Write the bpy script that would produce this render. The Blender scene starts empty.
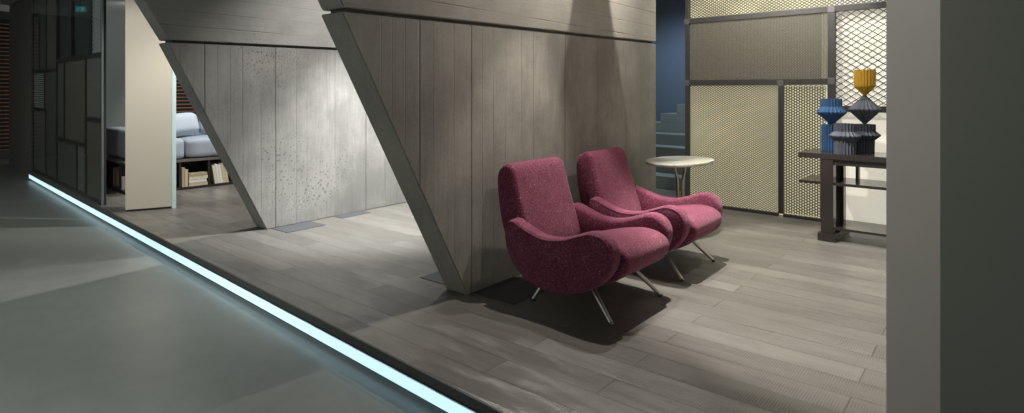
import bpy, bmesh, math, random
from mathutils import Vector, Matrix
random.seed(7)
C = bpy.context.scene
COL = C.collection

# ------------------------------------------------------------------ helpers
def link(o, parent=None):
    COL.objects.link(o)
    if parent is not None:
        o.parent = parent
    return o

def tag(o, label=None, cat=None, group=None, kind=None):
    if label: o['label'] = label
    if cat: o['category'] = cat
    if group: o['group'] = group
    if kind: o['kind'] = kind
    return o

def empty(name, loc=(0, 0, 0), rz=0.0, label=None, cat=None, group=None):
    o = bpy.data.objects.new(name, None)
    o.empty_display_size = 0.1
    o.location = loc
    o.rotation_euler = (0, 0, rz)
    link(o)
    return tag(o, label, cat, group)

def build(name, bm, mat, parent=None, smooth=False, loc=None, rz=None, angle=None, bevel=None):
    me = bpy.data.meshes.new(name)
    bmesh.ops.recalc_face_normals(bm, faces=bm.faces)
    if bevel:
        bmesh.ops.bevel(bm, geom=list(bm.edges), offset=bevel, segments=2, affect='EDGES', profile=0.7)
    if smooth:
        for f in bm.faces: f.smooth = True
    if angle is not None:
        for f in bm.faces: f.smooth = True
        for e in bm.edges:
            if len(e.link_faces) == 2 and e.calc_face_angle(0) > angle:
                e.smooth = False
    bm.to_mesh(me); bm.free()
    me.materials.append(mat)
    o = bpy.data.objects.new(name, me)
    if loc is not None: o.location = loc
    if rz is not None: o.rotation_euler = (0, 0, rz)
    return link(o, parent)

def nb(): return bmesh.new()

def add_box(bm, x0, x1, y0, y1, z0, z1):
    vs = [bm.verts.new(p) for p in ((x0,y0,z0),(x1,y0,z0),(x1,y1,z0),(x0,y1,z0),(x0,y0,z1),(x1,y0,z1),(x1,y1,z1),(x0,y1,z1))]
    for q in ((0,3,2,1),(4,5,6,7),(0,1,5,4),(1,2,6,5),(2,3,7,6),(3,0,4,7)):
        bm.faces.new([vs[i] for i in q])
    return vs

def box(x0, x1, y0, y1, z0, z1):
    bm = nb(); add_box(bm, x0, x1, y0, y1, z0, z1); return bm

def add_bar(bm, a, b, w, t, up=Vector((0, 1, 0))):
    """a straight bar of cross-section w x t from a to b; t is measured along 'up'"""
    a = Vector(a); b = Vector(b); d = (b - a).normalized()
    u = up - d * up.dot(d); u.normalize(); s = d.cross(u)
    vs = []
    for p in (a, b):
        for i, j in ((-1,-1),(1,-1),(1,1),(-1,1)):
            vs.append(bm.verts.new(p + s * (i * w / 2) + u * (j * t / 2)))
    for q in ((3,2,1,0),(4,5,6,7),(0,1,5,4),(1,2,6,5),(2,3,7,6),(3,0,4,7)):
        bm.faces.new([vs[i] for i in q])

def add_tube(bm, pts, radii, n=12, cap=True, closed=False):
    pts = [Vector(p) for p in pts]
    if not hasattr(radii, '__len__'): radii = [radii] * len(pts)
    rings = []; ref = None; m = len(pts)
    for i, p in enumerate(pts):
        if closed: d = pts[(i + 1) % m] - pts[i - 1]
        else: d = pts[min(i + 1, m - 1)] - pts[max(i - 1, 0)]
        d.normalize()
        if ref is None: ref = Vector((0, 0, 1)) if abs(d.z) < .9 else Vector((1, 0, 0))
        u = ref - d * ref.dot(d); u.normalize(); ref = u; v = d.cross(u)
        rings.append([bm.verts.new(p + (u * math.cos(2*math.pi*k/n) + v * math.sin(2*math.pi*k/n)) * radii[i]) for k in range(n)])
    last = m if closed else m - 1
    for i in range(last):
        A = rings[i]; B = rings[(i + 1) % m]
        for k in range(n):
            bm.faces.new((A[k], A[(k+1) % n], B[(k+1) % n], B[k]))
    if cap and not closed:
        bm.faces.new(rings[0][::-1]); bm.faces.new(rings[-1])

def spline(pts, k=6, closed=True):
    """Catmull-Rom through 2-D points"""
    out = []; n = len(pts)
    for i in range(n if closed else n - 1):
        if closed: p = [pts[(i + j - 1) % n] for j in range(4)]
        else: p = [pts[min(max(i + j - 1, 0), n - 1)] for j in range(4)]
        for s in range(k):
            t = s / k
            out.append(tuple(0.5 * ((2*p[1][c]) + (-p[0][c] + p[2][c]) * t + (2*p[0][c] - 5*p[1][c] + 4*p[2][c] - p[3][c]) * t*t
                       + (-p[0][c] + 3*p[1][c] - 3*p[2][c] + p[3][c]) * t**3) for c in range(2)))
    if not closed: out.append(pts[-1])
    return out

def resample(out, n):
    L = [0]
    m = len(out)
    for i in range(m):
        a = out[i]; b = out[(i + 1) % m]; L.append(L[-1] + math.dist(a, b))
    res = []; j = 0
    for k in range(n):
        s = L[-1] * k / n
        while L[j + 1] < s: j += 1
        t = (s - L[j]) / max(1e-9, L[j + 1] - L[j]); a = out[j % m]; b = out[(j + 1) % m]
        res.append((a[0] + (b[0] - a[0]) * t, a[1] + (b[1] - a[1]) * t))
    return res

def inset(out, d):
    n = len(out); r = []
    area = sum(out[i][0]*out[(i+1) % n][1] - out[(i+1) % n][0]*out[i][1] for i in range(n))
    s = 1 if area > 0 else -1
    for i in range(n):
        a = out[i - 1]; b = out[(i + 1) % n]
        tx, ty = b[0] - a[0], b[1] - a[1]; L = math.hypot(tx, ty) or 1
        r.append((out[i][0] - s * ty / L * d, out[i][1] + s * tx / L * d))
    return r

def pillow_slab(out, y0, y1, r, bulge=0.0, segs=6, warp=None):
    """outline in x-z, thick along y, edges rounded with radius r, faces gently bulged"""
    bm = nb(); n = len(out); layers = []
    prof = []
    for k in range(segs + 1):
        a = math.pi / 2 * k / segs
        prof.append((r - r * math.cos(a), r * (1 - math.sin(a))))   # (inset as it leaves side, y from face)
    # from centre of face y0 outwards
    side = [(r * (1 - math.cos(math.pi/2*(1 - k/segs))) if False else r * (1 - math.sin(math.pi/2*k/segs)), r * (1 - math.cos(math.pi/2*k/segs))) for k in range(segs + 1)]
    seq = [(i, y0 + y) for i, y in [(r * 1.3, -bulge * 0.6)] + side] + [(i, y1 - y) for i, y in reversed([(r * 1.3, -bulge * 0.6)] + side)]
    for i, y in seq:
        o2 = inset(out, i)
        ring = []
        for (x, z) in o2:
            p = Vector((x, y, z))
            if warp: p = warp(p)
            ring.append(bm.verts.new(p))
        layers.append(ring)
    for a, b in zip(layers, layers[1:]):
        for k in range(n):
            bm.faces.new((a[k], a[(k+1) % n], b[(k+1) % n], b[k]))
    bm.faces.new(layers[0]); bm.faces.new(layers[-1][::-1])
    return bm

def add_lathe(bm, prof, n=40, pleat=0, amp=0.0, centre=(0, 0), cap=True):
    rings = []
    for r, z in prof:
        ring = []
        for k in range(n):
            a = 2 * math.pi * k / n
            rr = r * (1 + (amp * (1 if k % 2 else -1) if pleat else 0))
            ring.append(bm.verts.new((centre[0] + rr * math.cos(a), centre[1] + rr * math.sin(a), z)))
        rings.append(ring)
    for a, b in zip(rings, rings[1:]):
        for k in range(n):
            bm.faces.new((a[k], a[(k+1) % n], b[(k+1) % n], b[k]))
    if cap:
        bm.faces.new(rings[0][::-1]); bm.faces.new(rings[-1])

def soft_box(x0, x1, y0, y1, z0, z1, r, puff=0.0, n=8):
    """a cushion: rounded box, sides puffed"""
    bm = nb()
    bmesh.ops.create_cube(bm, size=2)
    bmesh.ops.subdivide_edges(bm, edges=list(bm.edges), cuts=n, use_grid_fill=True)
    hx, hy, hz = (x1-x0)/2, (y1-y0)/2, (z1-z0)/2
    for v in bm.verts:
        c = v.co.copy()
        q = Vector((c.x*hx, c.y*hy, c.z*hz))
        core = Vector((max(-hx+r, min(hx-r, q.x)), max(-hy+r, min(hy-r, q.y)), max(-hz+r, min(hz-r, q.z))))
        d = q - core
        if d.length > 1e-6: q = core + d.normalized() * min(r, d.length)
        q.z += puff * math.copysign(1, c.z) * (1 - c.x*c.x) * (1 - c.y*c.y) if c.z > .5 else 0
        q.x += puff * .6 * c.x * (1 - c.y*c.y) * (1 - c.z*c.z)
        v.co = q + Vector(((x0+x1)/2, (y0+y1)/2, (z0+z1)/2))
    return bm

# ------------------------------------------------------------------ materials
def mat(name):
    m = bpy.data.materials.new(name); m.use_nodes = True
    nt = m.node_tree
    return m, nt, nt.nodes['Principled BSDF']

def plain(name, col, rough=0.5, metal=0.0, spec=0.5, var=0.0, scale=8.0, bump=0.0):
    m, nt, b = mat(name)
    b.inputs['Base Color'].default_value = (*col, 1); b.inputs['Roughness'].default_value = rough
    b.inputs['Metallic'].default_value = metal; b.inputs['Specular IOR Level'].default_value = spec
    if var or bump:
        tc = nt.nodes.new('ShaderNodeTexCoord'); nz = nt.nodes.new('ShaderNodeTexNoise')
        nz.inputs['Scale'].default_value = scale; nz.inputs['Detail'].default_value = 6
        nt.links.new(tc.outputs['Object'], nz.inputs['Vector'])
        if var:
            mx = nt.nodes.new('ShaderNodeMix'); mx.data_type = 'RGBA'
            mx.inputs['A'].default_value = (*[c * (1 - var) for c in col], 1); mx.inputs['B'].default_value = (*[min(1, c * (1 + var)) for c in col], 1)
            nt.links.new(nz.outputs['Fac'], mx.inputs['Factor']); nt.links.new(mx.outputs['Result'], b.inputs['Base Color'])
        if bump:
            bp = nt.nodes.new('ShaderNodeBump'); bp.inputs['Strength'].default_value = bump; bp.inputs['Distance'].default_value = 0.01
            nt.links.new(nz.outputs['Fac'], bp.inputs['Height']); nt.links.new(bp.outputs['Normal'], b.inputs['Normal'])
    return m

class N:
    """small node-graph helper"""
    def __init__(s, nt): s.nt = nt
    def new(s, t, **kw):
        n = s.nt.nodes.new(t)
        for k, v in kw.items(): setattr(n, k, v)
        return n
    def put(s, sock, v):
        if hasattr(v, 'is_linked') or isinstance(v, bpy.types.NodeSocket): s.nt.links.new(v, sock)
        else: sock.default_value = v
    def math(s, op, a, b=0.0, c=0.0, clamp=False):
        n = s.new('ShaderNodeMath', operation=op); n.use_clamp = clamp
        s.put(n.inputs[0], a); s.put(n.inputs[1], b); s.put(n.inputs[2], c)
        return n.outputs[0]
    def noise(s, vec, scale, detail=4, rough=0.5, dims='3D'):
        n = s.new('ShaderNodeTexNoise'); n.noise_dimensions = dims
        s.nt.links.new(vec, n.inputs['Vector']); n.inputs['Scale'].default_value = scale
        n.inputs['Detail'].default_value = detail; n.inputs['Roughness'].default_value = rough
        return n.outputs['Fac']
    def mapping(s, vec, scale=(1,1,1), rot=(0,0,0), loc=(0,0,0)):
        n = s.new('ShaderNodeMapping'); s.nt.links.new(vec, n.inputs['Vector'])
        n.inputs['Scale'].default_value = scale; n.inputs['Rotation'].default_value = rot; n.inputs['Location'].default_value = loc
        return n.outputs['Vector']
    def ramp(s, fac, stops, interp='LINEAR'):
        n = s.new('ShaderNodeValToRGB'); n.color_ramp.interpolation = interp
        e = n.color_ramp.elements
        while len(e) > 1: e.remove(e[-1])
        e[0].position = stops[0][0]; e[0].color = stops[0][1]
        for p, c in stops[1:]:
            x = e.new(p); x.color = c
        s.nt.links.new(fac, n.inputs['Fac']); return n.outputs['Color']
    def mix(s, f, a, b, blend='MIX'):
        n = s.new('ShaderNodeMix', data_type='RGBA', blend_type=blend)
        s.put(n.inputs['Factor'], f); s.put(n.inputs['A'], a); s.put(n.inputs['B'], b)
        return n.outputs['Result']
    def sep(s, vec):
        n = s.new('ShaderNodeSeparateXYZ'); s.nt.links.new(vec, n.inputs[0]); return n.outputs
    def coord(s, which='Object'): return s.new('ShaderNodeTexCoord').outputs[which]
    def bump(s, h, strength, dist, b):
        n = s.new('ShaderNodeBump'); n.inputs['Strength'].default_value = strength; n.inputs['Distance'].default_value = dist
        s.nt.links.new(h, n.inputs['Height']); s.nt.links.new(n.outputs['Normal'], b.inputs['Normal'])

def g(v): return (v, v, v, 1)

def concrete(name, lines, vertical, base, holes=0.5, line_w=0.0055, wide=()):
    """board-marked concrete; boards run up (vertical) or along the wall; joints at the given positions"""
    m, nt, b = mat(name); n = N(nt)
    co = n.coord(); xyz = n.sep(co)
    along = xyz['Y'] if vertical else xyz['Z']
    wob = n.math('MULTIPLY', n.math('SUBTRACT', n.noise(co, 3.0, 3), 0.5), 0.006)
    pos = n.math('ADD', along, wob)
    mask = None; board = None
    face = n.math('GREATER_THAN', n.math('ABSOLUTE', n.sep(n.new('ShaderNodeNewGeometry').outputs['True Normal'])[0]), 0.8)
    for i, p in enumerate(lines):
        w = line_w * (1.7 if p in wide else (1.0, .55, .75)[i % 3])
        d = n.math('ABSOLUTE', n.math('SUBTRACT', pos, p))
        k = n.math('SUBTRACT', 1.0, n.math('DIVIDE', d, w), clamp=True)
        k = n.math('MULTIPLY', k, n.math('MULTIPLY', n.math('SUBTRACT', n.noise(n.mapping(co, (.8, .8, .8), loc=(i * 1.7, i * 3.1, 0)), 1.4, 3), 0.05 if p in wide else 0.36, clamp=True), 3.2, clamp=True))
        mask = k if mask is None else n.math('MAXIMUM', mask, k)
        st = n.math('MULTIPLY', n.math('MULTIPLY', n.math('GREATER_THAN', pos, p), face), random.uniform(-.5, .5))
        board = st if board is None else n.math('ADD', board, st)
    big = n.noise(co, 2.2, 6, 0.6)
    sc = (30, 26, 1.6) if vertical else (30, 1.6, 26)
    streak = n.noise(n.mapping(co, [c * 1.8 for c in sc]), 1.0, 7, 0.72)
    fine = n.noise(co, 60, 4, 0.7)
    v = n.math('ADD', n.math('MULTIPLY', big, 0.52), n.math('ADD', n.math('MULTIPLY', streak, 0.27), n.math('MULTIPLY', fine, 0.21)))
    v = n.math('ADD', v, n.math('MULTIPLY', board, 0.075))
    col = n.ramp(v, [(0.28, (*[c * .58 for c in base], 1)), (0.5, (*base, 1)), (0.74, (*[min(1, c * 1.3) for c in base], 1))])
    # blow holes
    c2 = n.new('ShaderNodeCombineXYZ'); nt.links.new(xyz['Y'], c2.inputs[0]); nt.links.new(xyz['Z'], c2.inputs[1])
    vo = n.new('ShaderNodeTexVoronoi', voronoi_dimensions='2D'); nt.links.new(c2.outputs[0], vo.inputs['Vector']); vo.inputs['Scale'].default_value = 17
    fade = n.math('MULTIPLY', n.math('ABSOLUTE', n.math('SUBTRACT', xyz['Y'], 0.15)), 0.30)
    rad = n.math('MULTIPLY', n.math('SUBTRACT', n.math('SUBTRACT', n.noise(co, 1.3, 2), fade), 0.58 - 0.24 * holes, clamp=True), 1.1)
    hole = n.math('LESS_THAN', vo.outputs['Distance'], rad)
    vo2 = n.new('ShaderNodeTexVoronoi', voronoi_dimensions='2D'); nt.links.new(c2.outputs[0], vo2.inputs['Vector']); vo2.inputs['Scale'].default_value = 45
    rad2 = n.math('MULTIPLY', n.math('SUBTRACT', n.math('SUBTRACT', n.noise(co, 2.1, 2), fade), 0.62 - 0.2 * holes, clamp=True), 1.3)
    hole = n.math('MAXIMUM', hole, n.math('LESS_THAN', vo2.outputs['Distance'], rad2))
    dark = (*[c * .3 for c in base], 1)
    hole = n.math('MULTIPLY', hole, face)
    if mask is not None: mask = n.math('MULTIPLY', mask, face)
    col = n.mix(n.math('MULTIPLY', hole, 0.6), col, dark)
    h = n.math('SUBTRACT', n.math('ADD', n.math('MULTIPLY', streak, 0.25), n.math('MULTIPLY', board, 0.25)), n.math('MULTIPLY', hole, 0.8))
    if mask is not None:
        col = n.mix(n.math('MULTIPLY', mask, 0.8), col, (*[c * .22 for c in base], 1))
        h = n.math('SUBTRACT', h, n.math('MULTIPLY', mask, 1.2))
    nt.links.new(col, b.inputs['Base Color']); b.inputs['Roughness'].default_value = 0.8
    b.inputs['Specular IOR Level'].default_value = 0.25
    n.bump(h, 0.55, 0.006, b)
    return m

def plank_floor():
    m, nt, b = mat('grey_oak_planks'); n = N(nt)
    co = n.mapping(n.coord(), rot=(0, 0, math.radians(-3.0)))
    br = n.new('ShaderNodeTexBrick'); nt.links.new(co, br.inputs['Vector'])
    br.offset = 0.37; br.offset_frequency = 2; br.squash = 1.0
    br.inputs['Color1'].default_value = g(0.0); br.inputs['Color2'].default_value = g(1.0); br.inputs['Mortar'].default_value = g(0.5)
    br.inputs['Scale'].default_value = 1.0; br.inputs['Mortar Size'].default_value = 0.0017; br.inputs['Mortar Smooth'].default_value = 0.2
    br.inputs['Bias'].default_value = 0.0; br.inputs['Brick Width'].default_value = 1.35; br.inputs['Row Height'].default_value = 0.168
    tone = n.sep(br.outputs['Color'])[0]
    grain = n.noise(n.mapping(co, (2.2, 34, 1)), 1.0, 6, 0.62)
    big = n.noise(co, 1.1, 4)
    shift = n.math('MULTIPLY', tone, 31.0)
    cx = n.new('ShaderNodeCombineXYZ'); s = n.sep(co)
    nt.links.new(n.math('ADD', s[0], shift), cx.inputs[0]); nt.links.new(s[1], cx.inputs[1]); nt.links.new(shift, cx.inputs[2])
    # saw marks run across every board, in patches
    wv = n.new('ShaderNodeTexWave', wave_type='BANDS', bands_direction='X'); nt.links.new(cx.outputs[0], wv.inputs['Vector'])
    wv.inputs['Scale'].default_value = 27; wv.inputs['Distortion'].default_value = 1.6; wv.inputs['Detail'].default_value = 2; wv.inputs['Detail Scale'].default_value = 1.2
    patch = n.math('MULTIPLY', n.math('SUBTRACT', n.noise(n.mapping(cx.outputs[0], (1.6, 5, 1)), 1.4, 3), 0.42, clamp=True), 4.5, clamp=True)
    saw = n.math('MULTIPLY', wv.outputs['Fac'], patch)
    v = n.math('ADD', n.math('ADD', 0.08, n.math('MULTIPLY', tone, 0.24)), n.math('ADD', n.math('MULTIPLY', grain, 0.42), n.math('MULTIPLY', big, 0.24)))
    col = n.ramp(v, [(0.22, (0.076, 0.071, 0.060, 1)), (0.5, (0.124, 0.117, 0.103, 1)), (0.8, (0.186, 0.178, 0.160, 1))])
    col = n.mix(n.math('MULTIPLY', saw, 0.34), col, (0.07, 0.062, 0.05, 1))
    col = n.mix(br.outputs['Fac'], col, (0.035, 0.031, 0.026, 1))
    nt.links.new(col, b.inputs['Base Color'])
    r = n.math('ADD', 0.25, n.math('ADD', n.math('MULTIPLY', grain, 0.14), n.math('MULTIPLY', patch, 0.05)))
    nt.links.new(r, b.inputs['Roughness']); b.inputs['Specular IOR Level'].default_value = 0.6
    h = n.math('SUBTRACT', n.math('ADD', n.math('MULTIPLY', saw, 1.0), n.math('MULTIPLY', grain, 0.25)), n.math('MULTIPLY', br.outputs['Fac'], 1.5))
    n.bump(h, 0.6, 0.0028, b)
    return m

def resin_floor():
    m, nt, b = mat('poured_grey_resin'); n = N(nt); co = n.coord()
    v = n.math('ADD', n.math('MULTIPLY', n.noise(co, 0.8, 5, 0.6), 0.6), n.math('MULTIPLY', n.noise(co, 7, 6, 0.65), 0.4))
    nt.links.new(n.ramp(v, [(0.3, (0.122, 0.130, 0.120, 1)), (0.7, (0.168, 0.178, 0.166, 1))]), b.inputs['Base Color'])
    nt.links.new(n.math('ADD', 0.26, n.math('MULTIPLY', n.noise(co, 3, 5), 0.16)), b.inputs['Roughness'])
    b.inputs['Specular IOR Level'].default_value = 0.45
    n.bump(n.noise(co, 2.5, 3), 0.08, 0.01, b)
    return m

def boucle():
    m, nt, b = mat('mottled_wine_wool'); n = N(nt); co = n.coord()
    f1 = n.noise(co, 170, 3, 0.6); f2 = n.noise(co, 95, 2, 0.6); f3 = n.noise(co, 9, 3)
    v = n.math('ADD', n.math('MULTIPLY', f1, 0.6), n.math('ADD', n.math('MULTIPLY', f2, 0.3), n.math('MULTIPLY', f3, 0.1)))
    col = n.ramp(v, [(0.36, (0.070, 0.010, 0.024, 1)), (0.50, (0.142, 0.031, 0.058, 1)), (0.60, (0.22, 0.070, 0.108, 1)), (0.67, (0.56, 0.36, 0.42, 1))])
    nt.links.new(col, b.inputs['Base Color']); b.inputs['Roughness'].default_value = 0.92
    b.inputs['Specular IOR Level'].default_value = 0.15
    b.inputs['Sheen Weight'].default_value = 0.25; b.inputs['Sheen Roughness'].default_value = 0.5
    b.inputs['Sheen Tint'].default_value = (0.9, 0.55, 0.62, 1)
    n.bump(f1, 0.35, 0.003, b)
    return m

def glass(name, tint, gloss=0.08):
    m = bpy.data.materials.new(name); m.use_nodes = True; nt = m.node_tree
    for x in list(nt.nodes): nt.nodes.remove(x)
    n = N(nt); out = n.new('ShaderNodeOutputMaterial')
    tr = n.new('ShaderNodeBsdfTransparent'); tr.inputs['Color'].default_value = (*tint, 1)
    gl = n.new('ShaderNodeBsdfGlossy'); gl.inputs['Roughness'].default_value = 0.03
    lw = n.new('ShaderNodeLayerWeight'); lw.inputs['Blend'].default_value = 0.5
    fr = n.math('ADD', 0.018, n.math('MULTIPLY', 0.4, n.math('POWER', lw.outputs['Facing'], 5.0)))
    mx = n.new('ShaderNodeMixShader')
    nt.links.new(fr, mx.inputs[0]); nt.links.new(tr.outputs[0], mx.inputs[1]); nt.links.new(gl.outputs[0], mx.inputs[2])
    nt.links.new(mx.outputs[0], out.inputs[0])
    return m

def emit(name, col, strength):
    m, nt, b = mat(name)
    b.inputs['Base Color'].default_value = (*[min(1, c) for c in col], 1)
    b.inputs['Emission Color'].default_value = (*col, 1); b.inputs['Emission Strength'].default_value = strength
    return m

M = {}
M['planks'] = plank_floor(); M['resin'] = resin_floor(); M['fabric'] = boucle()
CB = (0.285, 0.265, 0.228)
M['steel_dark'] = plain('blackened_steel', (0.060, 0.057, 0.055), 0.42, 0.6, var=0.2, scale=20)
M['steel_mesh'] = plain('dark_expanded_steel', (0.085, 0.080, 0.068), 0.45, 0.5)
M['steel_hex'] = plain('dark_perforated_steel', (0.070, 0.064, 0.052), 0.45, 0.5)
M['steel_taupe'] = plain('taupe_perforated_sheet', (0.105, 0.096, 0.074), 0.5, 0.3)
M['steel_grey'] = plain('grey_frame_steel', (0.13, 0.125, 0.12), 0.4, 0.6)
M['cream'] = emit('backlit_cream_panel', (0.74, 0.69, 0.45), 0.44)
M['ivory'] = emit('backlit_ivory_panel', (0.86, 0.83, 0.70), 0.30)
M['chrome'] = plain('brushed_nickel', (0.55, 0.52, 0.46), 0.28, 1.0)
M['bronze'] = plain('polished_bronze', (0.55, 0.46, 0.32), 0.3, 1.0)
M['leaf'] = plain('pale_gilded_top', (0.52, 0.51, 0.42), 0.2, 0.2, var=0.12, scale=14)
M['console'] = plain('dark_brown_lacquer', (0.020, 0.017, 0.015), 0.18, 0.0, 0.6)
M['blue'] = plain('blue_pleated_paper', (0.035, 0.105, 0.24), 0.75, var=0.15, scale=30)
M['ochre'] = plain('ochre_pleated_paper', (0.44, 0.25, 0.012), 0.75, var=0.15, scale=30)
M['slate'] = plain('slate_grey_pleated_paper', (0.060, 0.068, 0.085), 0.65, var=0.15, scale=30)
M['charcoal'] = plain('charcoal_pleated_paper', (0.036, 0.042, 0.058), 0.65, var=0.15, scale=30)
M['plaster'] = plain('grey_brushed_plaster', (0.30, 0.285, 0.262), 0.75, var=0.06, scale=5, bump=0.05)
M['plaster_dark'] = plain('dark_grey_green_plaster', (0.135, 0.136, 0.112), 0.7, var=0.08, scale=3)
M['panelwhite'] = plain('cream_lacquer_panel', (0.56, 0.52, 0.44), 0.5, var=0.02, scale=2)
M['frost'] = plain('pale_aqua_glass_edge', (0.62, 0.80, 0.80), 0.3)
M['edge_dim'] = plain('dim_aqua_glass_edge', (0.22, 0.27, 0.28), 0.3)
M['wall_grey'] = plain('grey_green_wall_paint', (0.24, 0.27, 0.255), 0.8, var=0.04, scale=2)
M['wall_black'] = plain('near_black_wall_paint', (0.085, 0.080, 0.068), 0.7, var=0.08, scale=2)
M['wall_blue'] = plain('deep_blue_wall_paint', (0.095, 0.125, 0.185), 0.75, var=0.05, scale=2)
M['stair'] = plain('blue_grey_stair_stone', (0.16, 0.19, 0.195), 0.55, var=0.12, scale=5)
M['ceiling'] = plain('pale_grey_ceiling_paint', (0.45, 0.46, 0.45), 0.8)
M['trim'] = plain('dark_platform_edge', (0.055, 0.058, 0.052), 0.5, var=0.1, scale=10)
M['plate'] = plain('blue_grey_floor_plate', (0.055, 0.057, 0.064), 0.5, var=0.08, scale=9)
M['led'] = emit('white_blue_led_diffuser', (0.60, 0.87, 0.97), 0.66)
M['sofa'] = plain('pale_blue_grey_linen', (0.36, 0.41, 0.46), 0.9, var=0.06, scale=60, bump=0.1)
M['sofadark'] = plain('charcoal_linen', (0.16, 0.165, 0.18), 0.9, var=0.06, scale=60, bump=0.1)
M['pillow'] = plain('white_linen', (0.62, 0.66, 0.72), 0.9, var=0.04, scale=40, bump=0.1)
M['case'] = plain('black_stained_wood', (0.020, 0.019, 0.018), 0.45)
M['casetop'] = plain('taupe_stained_top', (0.14, 0.125, 0.115), 0.4)
M['page'] = plain('aged_cream_paper', (0.52, 0.44, 0.30), 0.8, var=0.15, scale=50)
M['wood'] = plain('reddish_timber_slats', (0.42, 0.21, 0.12), 0.55, var=0.2, scale=12)
M['glass_clear'] = glass('clear_glass', (0.93, 0.95, 0.94))
M['glass_smoke'] = glass('smoked_glass', (0.50, 0.55, 0.56))
M['sheet_dark'] = plain('dark_grey_screen_cloth', (0.084, 0.080, 0.074), 0.5, 0.1, var=0.1, scale=3)
M['sheet_mid'] = plain('mid_grey_screen_cloth', (0.125, 0.119, 0.114), 0.5, 0.1, var=0.1, scale=3)
M['sheet_brown'] = plain('dark_taupe_screen_cloth', (0.099, 0.087, 0.070), 0.5, 0.1, var=0.1, scale=3)
M['mesh_pale'] = plain('pale_expanded_steel', (0.40, 0.43, 0.43), 0.5, 0.2)
M['exit'] = emit('green_exit_light', (0.05, 0.42, 0.36), 0.55)
M['exitw'] = emit('white_exit_light', (0.4, 0.85, 0.8), 0.6)
M['lampbody'] = plain('black_track_lamp', (0.02, 0.02, 0.02), 0.5)

CEIL = 3.05
HIGH = 4.2
EDGE = 1.735
STEP = -0.15

# ------------------------------------------------------------------ setting
def struct(name, bm, m, **kw):
    return tag(build(name, bm, m, **kw), kind='structure')

struct('floor', box(-12.45, 4.5, EDGE, 10.2, -0.055, 0.0), M['planks'])
struct('floor_lower', box(-17.0, 4.5, -6.0, EDGE + 0.03, STEP - 0.1, STEP), M['resin'])
bm = box(-17.0, -12.45, EDGE + 0.03, 2.2, STEP - 0.1, STEP); struct('floor_hall', bm, M['resin'])
bm = box(-12.45, 4.5, EDGE + 0.03, 10.2, STEP - 0.1, -0.055); struct('platform_base', bm, M['trim'])
struct('trim_1', box(-12.45, 4.5, EDGE - 0.012, EDGE + 0.0, -0.058, 0.001), M['trim'])
struct('ceiling', box(-7.7, 4.5, -6.0, 10.2, HIGH, HIGH + 0.1), M['ceiling'])
struct('ceiling_low', box(-17.0, -7.7, -6.0, 10.2, CEIL, HIGH + 0.1), M['ceiling'])
struct('wall_back', box(-15.6, -15.4, 2.05, 10.2, STEP, CEIL), M['wall_grey'])
struct('wall_hall', box(-17.0, -16.8, -6.0, 2.2, STEP, CEIL), M['wall_black'])
struct('wall_left', box(-15.6, -12.47, 1.85, 2.05, STEP, CEIL), M['wall_black'])
struct('wall_far', box(-15.4, 4.5, 9.6, 9.8, 0.0, HIGH), M['wall_blue'])
# the pillar-ended wall on the right: end face towards the hall, long dark side into the room
struct('wall_right', box(-0.423, -0.272, 2.30, 9.6, STEP, HIGH), M['plaster'])
struct('wall_front', box(-0.1475, 2.6, 1.23, 1.38, STEP, HIGH), M['plaster_dark'])

# led channel along the platform edge
t = empty('led_strip', (-12.45, EDGE - 0.012, STEP), 0, 'long glowing blue-white light strip along the foot of the platform edge', 'light strip')
LX = 16.9
build('diffuser', box(0, LX, 0, 0.02, 0.032, 0.100), M['led'], t)
build('channel', box(0, LX, -0.004, 0.02, 0.100, 0.106), M['steel_dark'], t)

# ------------------------------------------------------------------ concrete piers
def pier(loc, rz, label, slope_lo, slope_up, zj, tilt, length, vlines, hlines, wide, holes, base):
    """slab 0.19 thick; local y runs into the room, the leading edge leans out towards the hall"""
    root = empty('concrete_pier', loc, rz, label, 'concrete pier')
    T = 0.192; gpz = 0.022
    def slab(poly, x0=-T, x1=0.0, ch=0.0):
        bm = nb(); n = len(poly)
        a = [bm.verts.new((x1, y, z)) for y, z in poly]; b = [bm.verts.new((x0, y, z)) for y, z in poly]
        bm.faces.new(a); bm.faces.new(b[::-1])
        for i in range(n): bm.faces.new((a[i-1], a[i], b[i], b[i-1]))
        if ch:
            bmesh.ops.recalc_face_normals(bm, faces=bm.faces)
            bmesh.ops.bevel(bm, geom=list(bm.edges), offset=ch, segments=2, affect='EDGES')
        return bm
    yl = lambda z: -slope_lo * z
    yj = yl(zj)
    z_at = lambda y: zj + tilt * (y - yj)
    lo = [(0, 0), (length, 0), (length, z_at(length) - gpz / 2), (yj, zj - gpz / 2)]
    top = HIGH
    up = [(yj + .01, zj + gpz / 2), (length, z_at(length) + gpz / 2), (length, top), (yj + .01 - slope_up * (top - zj), top)]
    neck = [(yj + .045, zj - .05), (length - .03, z_at(length) - .05), (length - .03, z_at(length) + .05), (yj + .045, zj + .05)]
    mlo = concrete('board_marked_concrete', vlines, True, base, holes, wide=wide)
    mup = concrete('board_marked_concrete_horizontal', hlines, False, base, holes * 0.6)
    build('lower_slab', slab(lo, ch=0.006), mlo, root)
    build('upper_slab', slab(up, ch=0.006), mup, root)
    build('shadow_joint', slab(neck, -T + .03, -.03), M['trim'], root)
    return root

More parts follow.
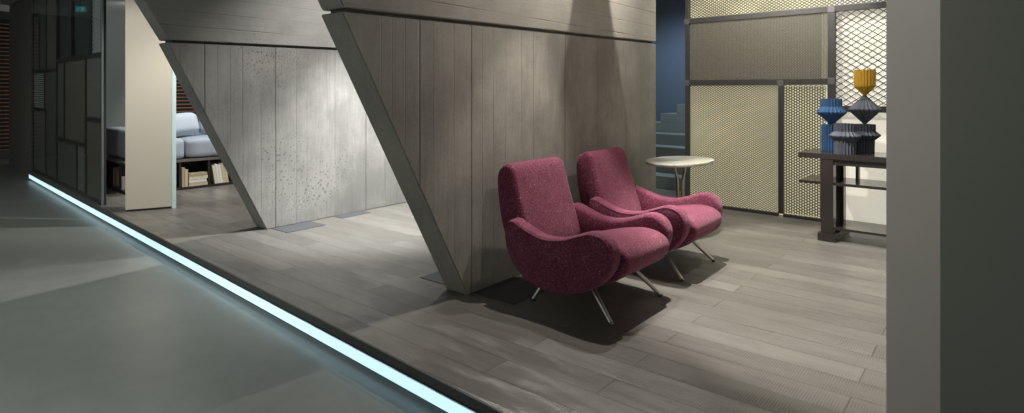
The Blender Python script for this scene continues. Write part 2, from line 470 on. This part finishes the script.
pier((-5.49, 2.515, 0), math.radians(4.8), 'leaning board-marked concrete pier nearer the sofa, lower end meeting the brightly lit floor',
     0.505, 0.60, 1.723, 0.016, 2.85,
     [-0.775, -0.67, -0.572, -0.461, -0.346, -0.234, -0.058, 0.089, 0.308, 0.425, 0.656, 0.756, 0.972, 1.157, 1.423, 1.6], [1.86, 1.99, 2.13, 2.3, 2.5, 2.7, 2.9], [0.089, 1.157, -0.572], 1.0, (0.275, 0.266, 0.246))
pier((-2.77, 2.575, 0), math.radians(4.7), 'leaning board-marked concrete pier directly behind the two wine-red armchairs',
     0.553, 0.553, 1.723, 0.020, 2.83,
     [-0.701, -0.624, -0.529, -0.417, -0.304, -0.13, 0.033, 0.141, 0.254, 0.377, 0.566, 0.708, 0.903, 1.136, 1.393, 1.638, 1.904, 2.173, 2.464, 2.665], [1.84, 1.96, 2.1, 2.26, 2.45, 2.7], [-0.417, 0.033, 1.136], 0.35, CB)

# steel plates let into the floor beside the piers
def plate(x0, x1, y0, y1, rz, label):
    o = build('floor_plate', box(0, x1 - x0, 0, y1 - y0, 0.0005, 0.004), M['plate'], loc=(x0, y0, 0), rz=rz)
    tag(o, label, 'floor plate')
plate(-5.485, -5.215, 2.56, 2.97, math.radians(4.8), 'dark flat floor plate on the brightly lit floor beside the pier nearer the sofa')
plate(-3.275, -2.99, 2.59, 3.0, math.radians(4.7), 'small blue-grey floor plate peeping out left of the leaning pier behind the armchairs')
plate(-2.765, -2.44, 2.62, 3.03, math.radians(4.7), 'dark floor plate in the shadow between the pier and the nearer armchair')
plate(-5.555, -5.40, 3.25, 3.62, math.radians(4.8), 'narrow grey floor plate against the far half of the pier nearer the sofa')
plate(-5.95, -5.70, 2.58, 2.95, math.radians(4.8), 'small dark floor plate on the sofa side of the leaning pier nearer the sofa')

# ------------------------------------------------------------------ armchairs
ARM = [(-.300,.510),(-.345,.460),(-.352,.385),(-.330,.310),(-.275,.232),(-.180,.165),(-.060,.130),(.07,.132),(.190,.155),(.290,.200),(.365,.262),(.410,.335),(.421,.410),(.398,.472),(.345,.510),(.275,.516),(.190,.488),(.095,.455),(-.01,.440),(-.11,.450),(-.21,.482)]
SEAT = [(-.30,.290),(-.20,.312),(-.08,.352),(.06,.395),(.19,.425),(.30,.437),(.385,.424),(.438,.388),(.450,.335),(.425,.278),(.350,.222),(.25,.180),(.10,.150),(-.06,.150),(-.18,.172),(-.27,.222)]
BACK = [(-.215,.33),(-.280,.53),(-.325,.67),(-.352,.765),(-.374,.812),(-.410,.836),(-.452,.828),(-.490,.790),(-.506,.73),(-.496,.60),(-.465,.45),(-.415,.33),(-.34,.245),(-.25,.24)]

def make_armchair(loc, rz, label):
    root = empty('armchair', loc, rz, label, 'armchair')
    arm = resample(spline(ARM), 110); seat = resample(spline(SEAT), 90); back = resample(spline(BACK), 90)
    def flare(sgn):
        def w(p):
            q = p.copy(); k = max(0.0, (p.x + .35) / .78)
            q.y += sgn * 0.018 * math.sin(math.pi * min(1, k)); return q
        return w
    for s in (-1, 1):
        y0, y1 = sorted((s * .388, s * .268))
        a = build('armrest', pillow_slab(arm, y0, y1, .036, .008, warp=flare(s)), M['fabric'], root, angle=math.radians(50))
        pb = nb(); w = flare(s)
        ol = inset(arm, .012)
        add_tube(pb, [w(Vector((x, s * .3795, z))) for x, z in ol], .0045, 6, closed=True)
        build('piping', pb, M['fabric'], a, smooth=True)
    build('backrest', pillow_slab(back, -.295, .292, .036, .006), M['fabric'], root, angle=math.radians(50))
    build('seat', pillow_slab(seat, -.272, .272, .030, .004), M['fabric'], root, angle=math.radians(50))
    for sx, sy in ((1,-1),(1,1),(-1,-1),(-1,1)):
        if sx > 0: a, b = Vector((.150, sy*.225, .215)), Vector((.372, sy*.305, 0.006))
        else: a, b = Vector((-.09, sy*.235, .20)), Vector((-.205, sy*.285, 0.006))
        lb = nb(); add_tube(lb, [a, a.lerp(b, .5), b], [.016, .0145, .0125], 14)
        leg = build('leg', lb, M['chrome'], root, smooth=False, angle=math.radians(40))
        d = (b - a).normalized()
        fb = nb(); add_tube(fb, [b - d * .012, b + Vector((0, 0, -.006))], [.0145, .0145], 12)
        build('foot_cap', fb, M['steel_dark'], leg)
    return root
make_armchair((-2.21, 3.075, 0), math.radians(2.5), 'nearer of the two wine-red wool armchairs, its whole left side and four slim legs showing')
make_armchair((-2.285, 4.04, 0), math.radians(4.5), 'farther wine-red wool armchair, standing between the first armchair and the small round table')

# ------------------------------------------------------------------ oval side table
def side_table():
    root = empty('side_table', (-2.495, 4.914, 0), math.radians(90), 'small oval side table with a pale top on slim bronze legs behind the armchairs', 'table')
    A, B, Z = .40, .265, .69
    bm = nb(); prof = [(0.90, Z - .030), (0.975, Z - .024), (1.0, Z - .010), (0.995, Z)]
    rings = []
    for s, z in prof:
        rings.append([bm.verts.new((A * s * math.cos(2*math.pi*k/72), B * s * math.sin(2*math.pi*k/72), z)) for k in range(72)])
    for a, b in zip(rings, rings[1:]):
        for k in range(72): bm.faces.new((a[k], a[(k+1) % 72], b[(k+1) % 72], b[k]))
    bm.faces.new(rings[0][::-1]); bm.faces.new(rings[-1])
    build('tabletop', bm, M['leaf'], root, angle=math.radians(35))
    for s in (-1, 1):
        lb = nb()
        add_tube(lb, [(s*.050, -s*.03, Z - .018), (s*.040, -s*.024, .59), (s*.022, -s*.014, .50), (s*.018, -s*.012, .30), (s*.022, -s*.012, .16), (s*.060, 0, .022)],
                 [.014, .012, .014, .0105, .0105, .012], 10)
        add_tube(lb, [(s*.015, -s*.06, Z - .018), (s*.018, -s*.035, .58), (s*.022, -s*.014, .50)], [.009, .009, .011], 8)
        leg = build('leg', lb, M['bronze'], root, smooth=True)
        for a in (-50, 0, 50, 180):
            fb = nb(); L = .10 if a != 180 else .05
            dx, dy = math.cos(math.radians(a)) * s, math.sin(math.radians(a))
            add_tube(fb, [(s*.060, 0, .024), (s*.060 + dx*L*.6, dy*L*.6, .012), (s*.060 + dx*L, dy*L, .005)], [.009, .008, .004], 8)
            build('toe', fb, M['bronze'], leg, smooth=True)
side_table()

# ------------------------------------------------------------------ metal mesh screen behind the console
SY = 6.43
def clip_lines(bm, x0, x1, z0, z1, dx, dz, w, t, y):
    """two crossing families of straight strands filling a rectangle with diamonds dx wide, dz high"""
    k = dz / dx
    for fam in (1, -1):
        i0 = -int((z1 - z0) / dz) - 3; i1 = int((x1 - x0) / dx) + 3
        for i in range(min(i0, -i1) - int((z1-z0)/dz) - 2, max(i1, -i0) + int((z1-z0)/dz) + 3):
            # line z = z0 + fam*k*(x - (x0 + i*dx))
            xs = []
            xa, xb = x0, x1
            if fam == 1: lo, hi = x0 + i*dx, x0 + i*dx + (z1 - z0) / k
            else: lo, hi = x0 + i*dx - (z1 - z0) / k, x0 + i*dx
            xa, xb = max(xa, lo), min(xb, hi)
            if xb - xa < 0.004: continue
            f = lambda x: z0 + fam * k * (x - (x0 + i*dx))
            add_bar(bm, (xa, y + (0.0012 if fam > 0 else -0.0012), f(xa)), (xb, y + (0.0012 if fam > 0 else -0.0012), f(xb)), w, t)

def hex_sheet(bm, x0, x1, z0, z1, p, r, y, t):
    """steel sheet with staggered round-cornered holes"""
    rows = int((x1 - x0) / (p * .866)); cols = int((z1 - z0) / p)
    R = p / math.sqrt(3)
    for i in range(rows + 1):
        for j in range(cols + 1):
            cx = x0 + R + i * p * .866; cz = z0 + p/2 + (j + (.5 if i % 2 else 0)) * p
            if cx + R * .9 > x1 + .004 or cz + p*.5 > z1 + .004: continue
            outer = [(cx + R * math.cos(math.radians(60*k)), cz + R * math.sin(math.radians(60*k))) for k in range(6)]
            inner = [(cx + r * math.cos(math.radians(60*k)), cz + r * math.sin(math.radians(60*k))) for k in range(6)]
            o = [bm.verts.new((a, y, b)) for a, b in outer]; n2 = [bm.verts.new((a, y, b)) for a, b in inner]; bk = [bm.verts.new((a, y + t, b)) for a, b in inner]
            for k in range(6):
                bm.faces.new((o[k], o[(k+1) % 6], n2[(k+1) % 6], n2[k]))
                bm.faces.new((n2[k], n2[(k+1) % 6], bk[(k+1) % 6], bk[k]))

def mesh_screen():
    root = empty('mesh_screen', (0, 0, 0), 0, 'tall dark steel framed screen of cream-backed mesh panels behind the console table', 'screen')
    root.location = (-3.19, SY, 0); root.rotation_euler = (0, 0, math.radians(0.8))
    X = lambda x: x + 3.19
    XR = 0.9
    def post(x0, x1, z0, z1, d=.045, m='steel_dark'):
        build('post', box(X(x0), X(x1), -d/2, d/2, z0, z1), M[m], root, bevel=.003)
    def rail(x0, x1, z0, z1, d=.042, m='steel_dark'):
        build('rail', box(X(x0), X(x1), -d/2, d/2, z0, z1), M[m], root, bevel=.003)
    post(-3.19, -3.145, 0.0, CEIL); post(-1.685, -1.615, 0.0, 2.10); post(-2.155, -2.105, 0.03, 1.38); post(XR - .05, XR, 0, CEIL)
    rail(-3.145, XR - .05, 2.092, 2.15); rail(-3.145, -1.685, 1.372, 1.437); rail(-3.145, -2.155, 0.0, 0.03); rail(-2.105, -1.685, 0.0, 0.03)
    rail(-1.615, XR - .05, 1.105, 1.165); rail(-3.145, XR - .05, 2.98, CEIL - .001)
    def diam(x0, x1, z0, z1, dx, dz, w, t, m):
        bm = nb(); clip_lines(bm, X(x0), X(x1), z0, z1, dx, dz, w, t, 0); return build('mesh_panel', bm, M[m], root)
    diam(-3.145, XR - .05, 2.15, 2.98, .046, .030, .0085, .003, 'steel_hex')
    diam(-3.145, -2.155, 0.03, 1.372, .040, .024, .0068, .003, 'steel_mesh')
    diam(-1.615, XR - .05, 1.165, 2.092, .090, .062, .0078, .004, 'steel_dark')
    bm = nb(); hex_sheet(bm, X(-2.105), X(-1.685), 0.03, 1.372, .0285, .0108, 0, .004); build('mesh_panel', bm, M['steel_hex'], root)
    bm = nb(); clip_lines(bm, X(-3.145), X(-1.75), 1.437, 2.092, .030, .0165, .0112, .002, 0); build('mesh_panel', bm, M['steel_taupe'], root)
    bm = nb(); clip_lines(bm, X(-1.75), X(-1.685), 1.437, 2.092, .030, .0165, .0062, .002, .0); build('mesh_panel', bm, M['steel_mesh'], root)
    for x, z in ((-3.168, 2.12), (-3.168, 1.405), (-1.65, 1.405), (-1.65, 2.12), (-2.13, 1.39)):
        build('joint_plate', box(X(x) - .032, X(x) + .032, -.028, -.0226, z - .032, z + .032), M['steel_grey'], root, bevel=.002)
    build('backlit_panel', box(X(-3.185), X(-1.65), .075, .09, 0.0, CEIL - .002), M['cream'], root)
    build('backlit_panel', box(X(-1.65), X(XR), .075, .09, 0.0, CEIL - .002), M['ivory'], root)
mesh_screen()

# ------------------------------------------------------------------ console table and vases
def console():
    root = empty('console_table', (-1.716, 5.63, 0), math.radians(1.0), 'long dark glossy console table with open shelves standing before the mesh screen', 'console table')
    L = 2.0; D = .46
    build('tabletop', box(0, L, 0, D, .715, .762), M['console'], root, bevel=.003)
    build('apron', box(.19, L - .19, .02, .06, .665, .715), M['console'], root)
    build('shelf', box(0, L, .02, D - .02, .488, .512), M['console'], root, bevel=.002)
    build('shelf', box(.285, L - .285, .02, D - .02, .105, .125), M['console'], root, bevel=.002)
    for x in (.185, L - .285):
        for y in (0.005, D - .095):
            build('leg', box(x, x + .10, y, y + .09, .07, .715), M['console'], root, bevel=.003)
        build('foot', box(x - .02, x + .125, -.02, D + .02, 0.0, .07), M['console'], root, bevel=.004)
    build('divider', box(.40, .425, .27, .33, .512, .715), M['console'], root)
    build('divider', box(L - .425, L - .40, .27, .33, .512, .715), M['console'], root)
console()

def pleated(parent, name, mat_, prof, n=44, amp=.05):
    bm = nb(); add_lathe(bm, prof, n, True, amp)
    return build(name, bm, M[mat_], parent)
def vases():
    zt = .763
    r = empty('vase', (-1.531, 5.975, zt), 0, 'blue pleated totem vase, its flared bowl balancing on a blue cylinder', 'vase')
    pleated(r, 'base', 'blue', [(0.079, 0), (0.081, .02), (0.081, .235), (0.074, .238)])
    pleated(r, 'bowl', 'blue', [(.012, .238), (0.117, .345), (0.119, .355), (0.084, .405), (0.083, .475), (0.077, .475), (0.077, .42)])
    r = empty('vase', (-1.265, 5.985, zt), 0.1, 'tallest pleated totem vase with an ochre cup over a slate double cone and dark base', 'vase')
    pleated(r, 'base', 'charcoal', [(0.072, 0), (0.074, .11), (0.117, .148), (0.119, .158), (0.081, .19), (0.081, .25), (0.072, .252)])
    pleated(r, 'double_cone', 'slate', [(.010, .252), (0.123, .375), (0.125, .385), (.012, .505)])
    pleated(r, 'cup', 'ochre', [(.010, .505), (0.079, .585), (0.081, .595), (0.081, .735), (0.076, .735), (0.074, .64)])
    r = empty('vase', (-1.363, 5.735, zt), 0.2, 'squat charcoal pleated vase with a flared collar, in front of the two totem vases', 'vase')
    pleated(r, 'body', 'charcoal', [(0.083, 0), (0.085, .115), (0.118, .150), (0.120, .160), (0.084, .195), (0.085, .262), (0.077, .262), (0.076, .2)])
vases()

# ------------------------------------------------------------------ stairs beyond
def stairs():
    root = empty('staircase', (-6.1, 7.2, 0), 0, 'blue-grey stone staircase climbing beyond the pier end, beside the mesh screen', 'staircase')
    X = lambda x: x + 6.1
    for i in range(4):
        build('step', box(X(-6.1), X(-2.9), .32 * i, .32 * (i + 1) + .02, 0.0, .165 * (i + 1)), M['stair'], root, bevel=.006)
    for k in range(7):
        x = -4.93 + .28 * k
        build('step', box(X(x), X(-2.9), 1.30, 2.3, .66 + .15 * k, .66 + .15 * (k + 1)), M['stair'], root, bevel=.006)
stairs()

# ------------------------------------------------------------------ left: cream panel, glazed screen, sofa on its bookcase
t = empty('partition_panel', (-7.41, 1.84, 0), math.radians(-19.5), 'tall cream panel standing on the platform between the glazed screen and the first pier', 'panel')
build('panel', box(-.06, 0, 0, .438, .022, HIGH - .003), M['panelwhite'], t, bevel=.003)
build('plinth', box(-.05, -.01, .01, .428, 0, .022), M['case'], t)
build('glass_edge', box(-.03, .0, .440, .478, 0.0, HIGH - .003), M['frost'], t)['label'] = 'pale aqua glass edge'

def glazed_screen():
    Y = EDGE + .05
    root = empty('glazed_screen', (-12.42, Y, 0), 0, 'tall dark framed screen of mixed grey panels behind glass at the platform edge', 'screen')
    X = lambda x: x + 12.42
    px = {29.5:-12.42, 35.5:-11.9, 42.5:-11.33, 53:-10.56, 60.5:-10.06, 67.5:-9.62, 73:-9.32, 81.5:-8.84, 86.5:-8.58, 98:-8.06, 40.7:-11.45, 41.7:-11.37}
    F = M['steel_dark']
    def post(p, z0, z1, w=.045):
        x = X(px[p]); build('post', box(x - w/2, x + w/2, -.02, .02, z0, z1), F, root)
    def rail(p0, p1, z, w=.05):
        build('rail', box(X(px[p0]), X(px[p1]), -.021, .021, z - w/2, z + w/2), F, root)
    H = CEIL - .003
    post(29.5, 0, H); post(53, 0, H, .06); post(98, 0, H, .07); post(42.5, 1.63, H); post(35.5, 1.63, 2.54); post(67.5, 1.73, H); post(86.5, 1.73, H)
    post(40.7, 1.03, 1.63, .03); post(41.7, 0.03, 1.0, .03); post(60.5, .64, 1.73, .03); post(81.5, 0.03, 1.73); post(73, .03, .64, .03)
    rail(29.5, 53, 1.625); rail(53, 98, 1.735); rail(29.5, 40.7, 1.025); rail(53, 81.5, .635); rail(81.5, 98, .975); rail(29.5, 35.5, 2.55)
    rail(29.5, 98, .02, .03)
    def sheet(p0, p1, z0, z1, m):
        build('panel', box(X(px[p0]), X(px[p1]), -.004, .004, z0, z1), M[m], root)
    sheet(29.5, 35.5, 1.65, 2.55, 'sheet_mid'); sheet(29.5, 42.5, 2.55, H, 'sheet_dark'); sheet(35.5, 42.5, 1.65, 2.55, 'sheet_dark'); sheet(42.5, 53, 1.65, H, 'sheet_brown')
    sheet(53, 67.5, 1.76, H, 'glass_smoke'); sheet(67.5, 86.5, 1.76, H, 'glass_smoke')
    bm = nb(); clip_lines(bm, X(-8.58), X(-8.06), 1.76, H, .10, .055, .014, .004, 0); build('mesh_panel', bm, M['mesh_pale'], root)
    bm = nb()
    for k in range(19): add_box(bm, X(-12.42), X(-11.45), -.006, .006, 1.055 + k*.03, 1.071 + k*.03)
    build('slat_panel', bm, M['mesh_pale'], root)
    sheet(40.7, 41.7, 1.04, 1.6, 'sheet_dark'); sheet(29.5, 41.7, .04, 1.0, 'sheet_mid'); sheet(41.7, 53, .04, 1.6, 'sheet_dark')
    sheet(53, 60.5, .66, 1.71, 'sheet_dark'); sheet(60.5, 81.5, .66, 1.71, 'sheet_brown'); sheet(81.5, 98, 1.0, 1.71, 'sheet_mid'); sheet(81.5, 98, .04, .95, 'sheet_brown')
    sheet(53, 73, .04, .61, 'sheet_dark'); sheet(73, 81.5, .04, .61, 'sheet_mid')
    build('glass_pane', box(X(-12.42), X(-7.95), -.040, -.032, 0.0, H), M['glass_clear'], root)
    build('edge_strip', box(X(-7.95), X(-7.925), -.044, -.028, 0.0, H), M['edge_dim'], root)['label'] = 'pale aqua polished glass edge'
glazed_screen()

# bookcase plinth with niches to the right and to the hall; the sofa rests on it
BX0, BX1, BY0, BY1, BH = -10.9, -8.53, 2.15, 4.6, .40
bc = empty('bookcase', (BX1, BY0, 0), 0, 'low black open bookcase with a taupe top carrying the pale sofa', 'bookcase')
LX_ = lambda x: x - BX1
LY_ = lambda y: y - BY0
build('top', box(LX_(BX0), .0, 0, LY_(BY1), BH - .03, BH), M['casetop'], bc)
build('base', box(LX_(BX0), .0, 0, LY_(BY1), 0.0, .035), M['case'], bc)
build('back_panel', box(LX_(BX0) + .36, -.36, .34, .36, .035, BH - .03), M['case'], bc)
build('back_panel', box(-.37, -.35, .34, LY_(BY1), .035, BH - .03), M['case'], bc)
for y in (2.73, 3.095, 3.50, 3.95, 4.58):
    build('divider', box(-.36, 0, LY_(y), LY_(y) + .025, .035, BH - .03), M['case'], bc)
for x in (-8.95, -9.42, -9.9, -10.4, -10.9):
    build('divider', box(LX_(x), LX_(x) + .025, 0, .34, .035, BH - .03), M['case'], bc)

covers = [M['page'], plain('pale_cream_cloth', (.66, .60, .46), .8), plain('tan_cloth', (.38, .30, .19), .8), plain('white_card', (.74, .72, .66), .7)]
def book(w, h, d, loc, rot, label):
    """paper block between two boards; spine towards +x or as turned"""
    o = empty('book', loc, 0, label, 'book', 'books in the low bookcase')
    o.rotation_euler = rot
    c = nb(); add_box(c, 0, d, 0, .003, 0, h); add_box(c, 0, d, w - .003, w, 0, h); add_box(c, d - .003, d, .003, w - .003, 0, h)
    build('cover', c, random.choice(covers), o)
    p = nb(); add_box(p, .002, d - .004, .003, w - .003, .003, h - .003)
    build('pages', p, M['paper'], o)
M['paper'] = plain('off_white_paper', (0.62, 0.56, 0.44), 0.85)
zb = .036
book(.034, .26, .19, (-8.72, 2.765, zb), (0, 0, 0), 'upright cream book at the left end of the niche right of the cream panel')
book(.036, .23, .19, (-8.72, 2.803, zb), (0, 0, 0), 'shorter upright cream book next to the lying stack of books')
zz = zb
for i, (hh, dd) in enumerate(((.048, .235), (.040, .22), (.044, .235), (.036, .225))):
    nm = ('lowest', 'second lowest', 'second highest', 'topmost')[i]
    book(hh, dd, .19, (-8.72 + .004*i, 2.852 + dd, zz), (math.pi/2, 0, 0), '%s cream book of the lying stack right of the cream panel' % nm)
    zz += hh + .0005
yy = 3.125
for i, (w, h) in enumerate(((.036, .255), (.030, .27), (.034, .26), (.038, .275), (.030, .265))):
    nm = ('leftmost', 'second from left', 'middle', 'fourth from left', 'rightmost')[i]
    book(w, h, .19, (-8.72, yy + .060, zb), (math.radians(9), 0, 0), '%s of the five books leaning together beside the pier edge' % nm)
    yy += w + .004
book(.05, .16, .19, (-8.72, 3.53, zb), (0, 0, 0), 'small cream book half hidden by the slanting pier edge')
book(.04, .20, .19, (-8.72, 3.583, zb), (0, 0, 0), 'upright book behind the slanting pier edge, last in the row')
book(.04, .25, .17, (-9.27, 2.17, zb), (0, 0, math.pi/2), 'upright cream book seen between the glazed screen and the cream panel')
book(.05, .17, .17, (-8.86, 2.17, zb), (0, 0, math.pi/2), 'short cream book just left of the cream panel')

sf = empty('sofa', (-9.6, 2.2, BH), 0, 'pale blue-grey linen sofa on the low black bookcase beyond the first pier', 'sofa')
o = lambda x, y: (x + 9.6, y - 2.2)
def cush(name, x0, x1, y0, y1, z0, z1, r, m, puff=.01):
    return build(name, soft_box(x0 + 9.6, x1 + 9.6, y0 - 2.2, y1 - 2.2, z0 - BH, z1 - BH, r, puff), M[m], sf, smooth=True)
cush('armrest', -10.0, -8.75, 2.22, 2.50, BH + .002, .80, .05, 'sofa')
cush('armrest', -9.25, -8.56, 2.52, 2.82, BH + .002, .675, .05, 'sofa')
cush('seat_cushion', -9.35, -8.56, 2.835, 4.5, BH + .002, .67, .06, 'sofa')
cush('backrest', -10.1, -9.5, 2.52, 4.5, BH + .002, .80, .08, 'sofa')
def pill(loc, rot, sx, sy, sz, m, label):
    b = soft_box(-sx/2, sx/2, -sy/2, sy/2, -sz/2, sz/2, min(sx, sy, sz)*.48, .02)
    ob = build('throw_pillow', b, M[m], None, smooth=True, loc=loc); ob.rotation_euler = rot
    tag(ob, label, 'pillow')
pill((-9.06, 2.93, .845), (math.radians(6), math.radians(-22), 0), .14, .44, .29, 'pillow', 'white throw pillow leaning at the left end of the pale sofa')
pill((-9.14, 3.42, .79), (0, math.radians(-15), 0), .15, .48, .20, 'sofa', 'pale blue-grey cushion beside the white throw pillow on the sofa')

# timber blinds on the far left walls
def blind(loc, ry, w, z0, z1, label, pitch=.055):
    root = empty('slatted_blind', loc, ry, label, 'blind')
    b = nb(); k = 0; z = z0
    while z < z1:
        add_bar(b, (0, 0, z), (w, 0, z), .032, .006, Vector((0, .6, .8))); z += pitch
    build('slats', b, M['wood'], root)
    build('dark_pane', box(0, w, .05, .056, z0 - .02, z1 + .02), M['case'], root)
    for x in (.02, w * .5, w - .02):
        build('stile', box(x - .03, x + .03, .02, .05, z0 - .02, z1 + .02), M['case'], root)
blind((-15.34, 4.2, 0), math.radians(90), 2.4, .75, 2.6, 'reddish slatted timber blind on the back wall above the sofa', .085)
blind((-16.74, 1.0, STEP), math.radians(90), 0.98, .2, 3.0, 'slatted timber blind at the far left end of the hall', .085)

# exit sign hanging behind the glazed screen
t = empty('exit_sign', (-12.05, 2.34, 2.69), math.radians(48), 'small green emergency exit sign hanging behind the glazed screen', 'exit sign')
build('box', box(-.09, .09, -.015, .015, -.05, .05), M['exit'], t)
b = nb(); add_box(b, .02, .075, -.018, -.016, -.035, .035); build('door_symbol', b, M['exitw'], t)
b = nb(); add_bar(b, (-.036, -.017, .0), (-.018, -.017, .027), .013, .002); add_bar(b, (-.036, -.017, 0), (-.06, -.017, -.03), .011, .002); add_bar(b, (-.03, -.017, 0), (-.006, -.017, -.024), .011, .002); add_box(b, -.018, -.005, -.018, -.016, .027, .04)
build('figure_symbol', b, M['exitw'], t)
build('hanger', box(-.004, .004, -.004, .004, .05, CEIL - 2.69), M['steel_dark'], t)

# ------------------------------------------------------------------ light
def spot(loc, target, power, angle, blend=.4, size=.04, col=(1, .96, .9)):
    l = bpy.data.lights.new('spot', 'SPOT'); l.energy = power; l.spot_size = math.radians(angle); l.spot_blend = blend
    l.shadow_soft_size = size; l.color = col
    ob = bpy.data.objects.new('ceiling_spot', l); ob.location = loc
    ob.rotation_euler = (Vector(target) - Vector(loc)).to_track_quat('-Z', 'Y').to_euler()
    link(ob); return ob
def area(loc, target, power, sx, sy, col=(1, 1, 1)):
    l = bpy.data.lights.new('area', 'AREA'); l.shape = 'RECTANGLE'; l.size = sx; l.size_y = sy; l.energy = power; l.color = col
    ob = bpy.data.objects.new('ceiling_light', l); ob.location = loc
    ob.rotation_euler = (Vector(target) - Vector(loc)).to_track_quat('-Z', 'Y').to_euler()
    link(ob); return ob
Z = 2.98
spot((-2.35, 3.55, Z), (-2.05, 3.1, .3), 150, 58, .4, .02)                 # nearer armchair
spot((-2.05, 4.05, Z), (-0.98, 4.45, 0), 520, 68, .35, .03)                 # farther armchair and the floor in front
spot((-0.9, 4.8, Z), (-1.1, 4.7, 0), 80, 70, .9, .05)                      # right part of the floor
spot((-2.55, 4.05, Z), (-2.75, 5.9, 1.7), 150, 72, .12, .03)               # grazing the far half of the second pier
spot((-2.50, 4.15, Z), (-2.7, 2.4, 1.5), 110, 68, .12, .03)                # grazing its near half
spot((-0.4, 3.3, 3.9), (-2.9, 3.6, 1.8), 380, 62, .9, .12, (1, .94, .86))                 # second pier
spot((-4.3, 4.0, 3.0), (-5.2, 3.6, 0), 1050, 66, .9, .05, (.98, 1, 1))   # washing the first pier
spot((-4.3, 3.2, 3.6), (-5.0, 3.3, 0), 330, 88, .9, .05, (1, .99, .97))     # between the piers
spot((-5.98, 3.4, 3.2), (-6.6, 2.5, 0), 330, 84, .6, .05)                      # left of the first pier
spot((-2.5, 5.6, Z), (-2.4, 6.43, .7), 62, 120, .8, .05, (1, .97, .88))    # wash on the mesh screen
spot((-1.1, 5.6, Z), (-1.1, 6.43, .7), 62, 110, .8, .05, (1, .98, .92))
spot((-8.0, 3.4, Z), (-9.0, 3.2, .5), 190, 75, .6, .05, (.95, .98, 1))      # sofa
spot((-5.6, 1.0, Z), (-7.3, 2.05, 1.0), 95, 60, .6, .05, (1, .96, .88))     # cream panel
spot((-4.2, -1.0, Z), (-4.2, -0.6, STEP), 255, 84, .5, .08, (.96, 1, .97))  # hall floor
spot((-9.0, -1.5, Z), (-9.8, 1.0, .5), 150, 120, .9, .08, (.97, 1, .98))    # hall, far end
spot((-1.7, -1.5, Z), (-1.9, -1.0, STEP), 190, 76, .5, .08, (.96, 1, .97))
spot((-1.3, 0.4, Z), (-0.35, 2.3, 1.0), 110, 50, .8, .08, (1, .97, .90))     # end of the right wall
spot((-4.0, 7.9, Z), (-4.3, 8.4, .7), 130, 140, .6, .08, (.75, .92, 1))       # stairs
spot((-13.0, 3.6, Z), (-15.3, 3.4, 1.6), 34, 130, .6, .08, (1, .98, .95))     # back wall
spot((-14.0, 5.3, Z), (-15.3, 5.0, 1.1), 90, 60, .6, .08, (1, .9, .78))       # blind
w = bpy.data.worlds.new('world'); C.world = w; w.use_nodes = True
w.node_tree.nodes['Background'].inputs[0].default_value = (.92, 1, .97, 1); w.node_tree.nodes['Background'].inputs[1].default_value = .36

# ------------------------------------------------------------------ camera
cam = bpy.data.cameras.new('camera'); co = bpy.data.objects.new('camera', cam); link(co)
cam.sensor_width = 36; cam.lens = 590 / 1024 * 36; cam.shift_y = -(206.5 - 92) / 1024; cam.clip_start = .05
co.location = (0, 0, 1.3); co.rotation_euler = (math.radians(90), 0, math.atan2(.6797, .7337))
C.camera = co
vs = C.view_settings
vs.view_transform = 'Standard'; vs.look = 'None'; vs.gamma = 1; vs.use_curve_mapping = False; vs.exposure = 0.5
C.display_settings.display_device = 'sRGB'
C.cycles.use_denoising = True
C.cycles.max_bounces = 8; C.cycles.diffuse_bounces = 4; C.cycles.transparent_max_bounces = 16
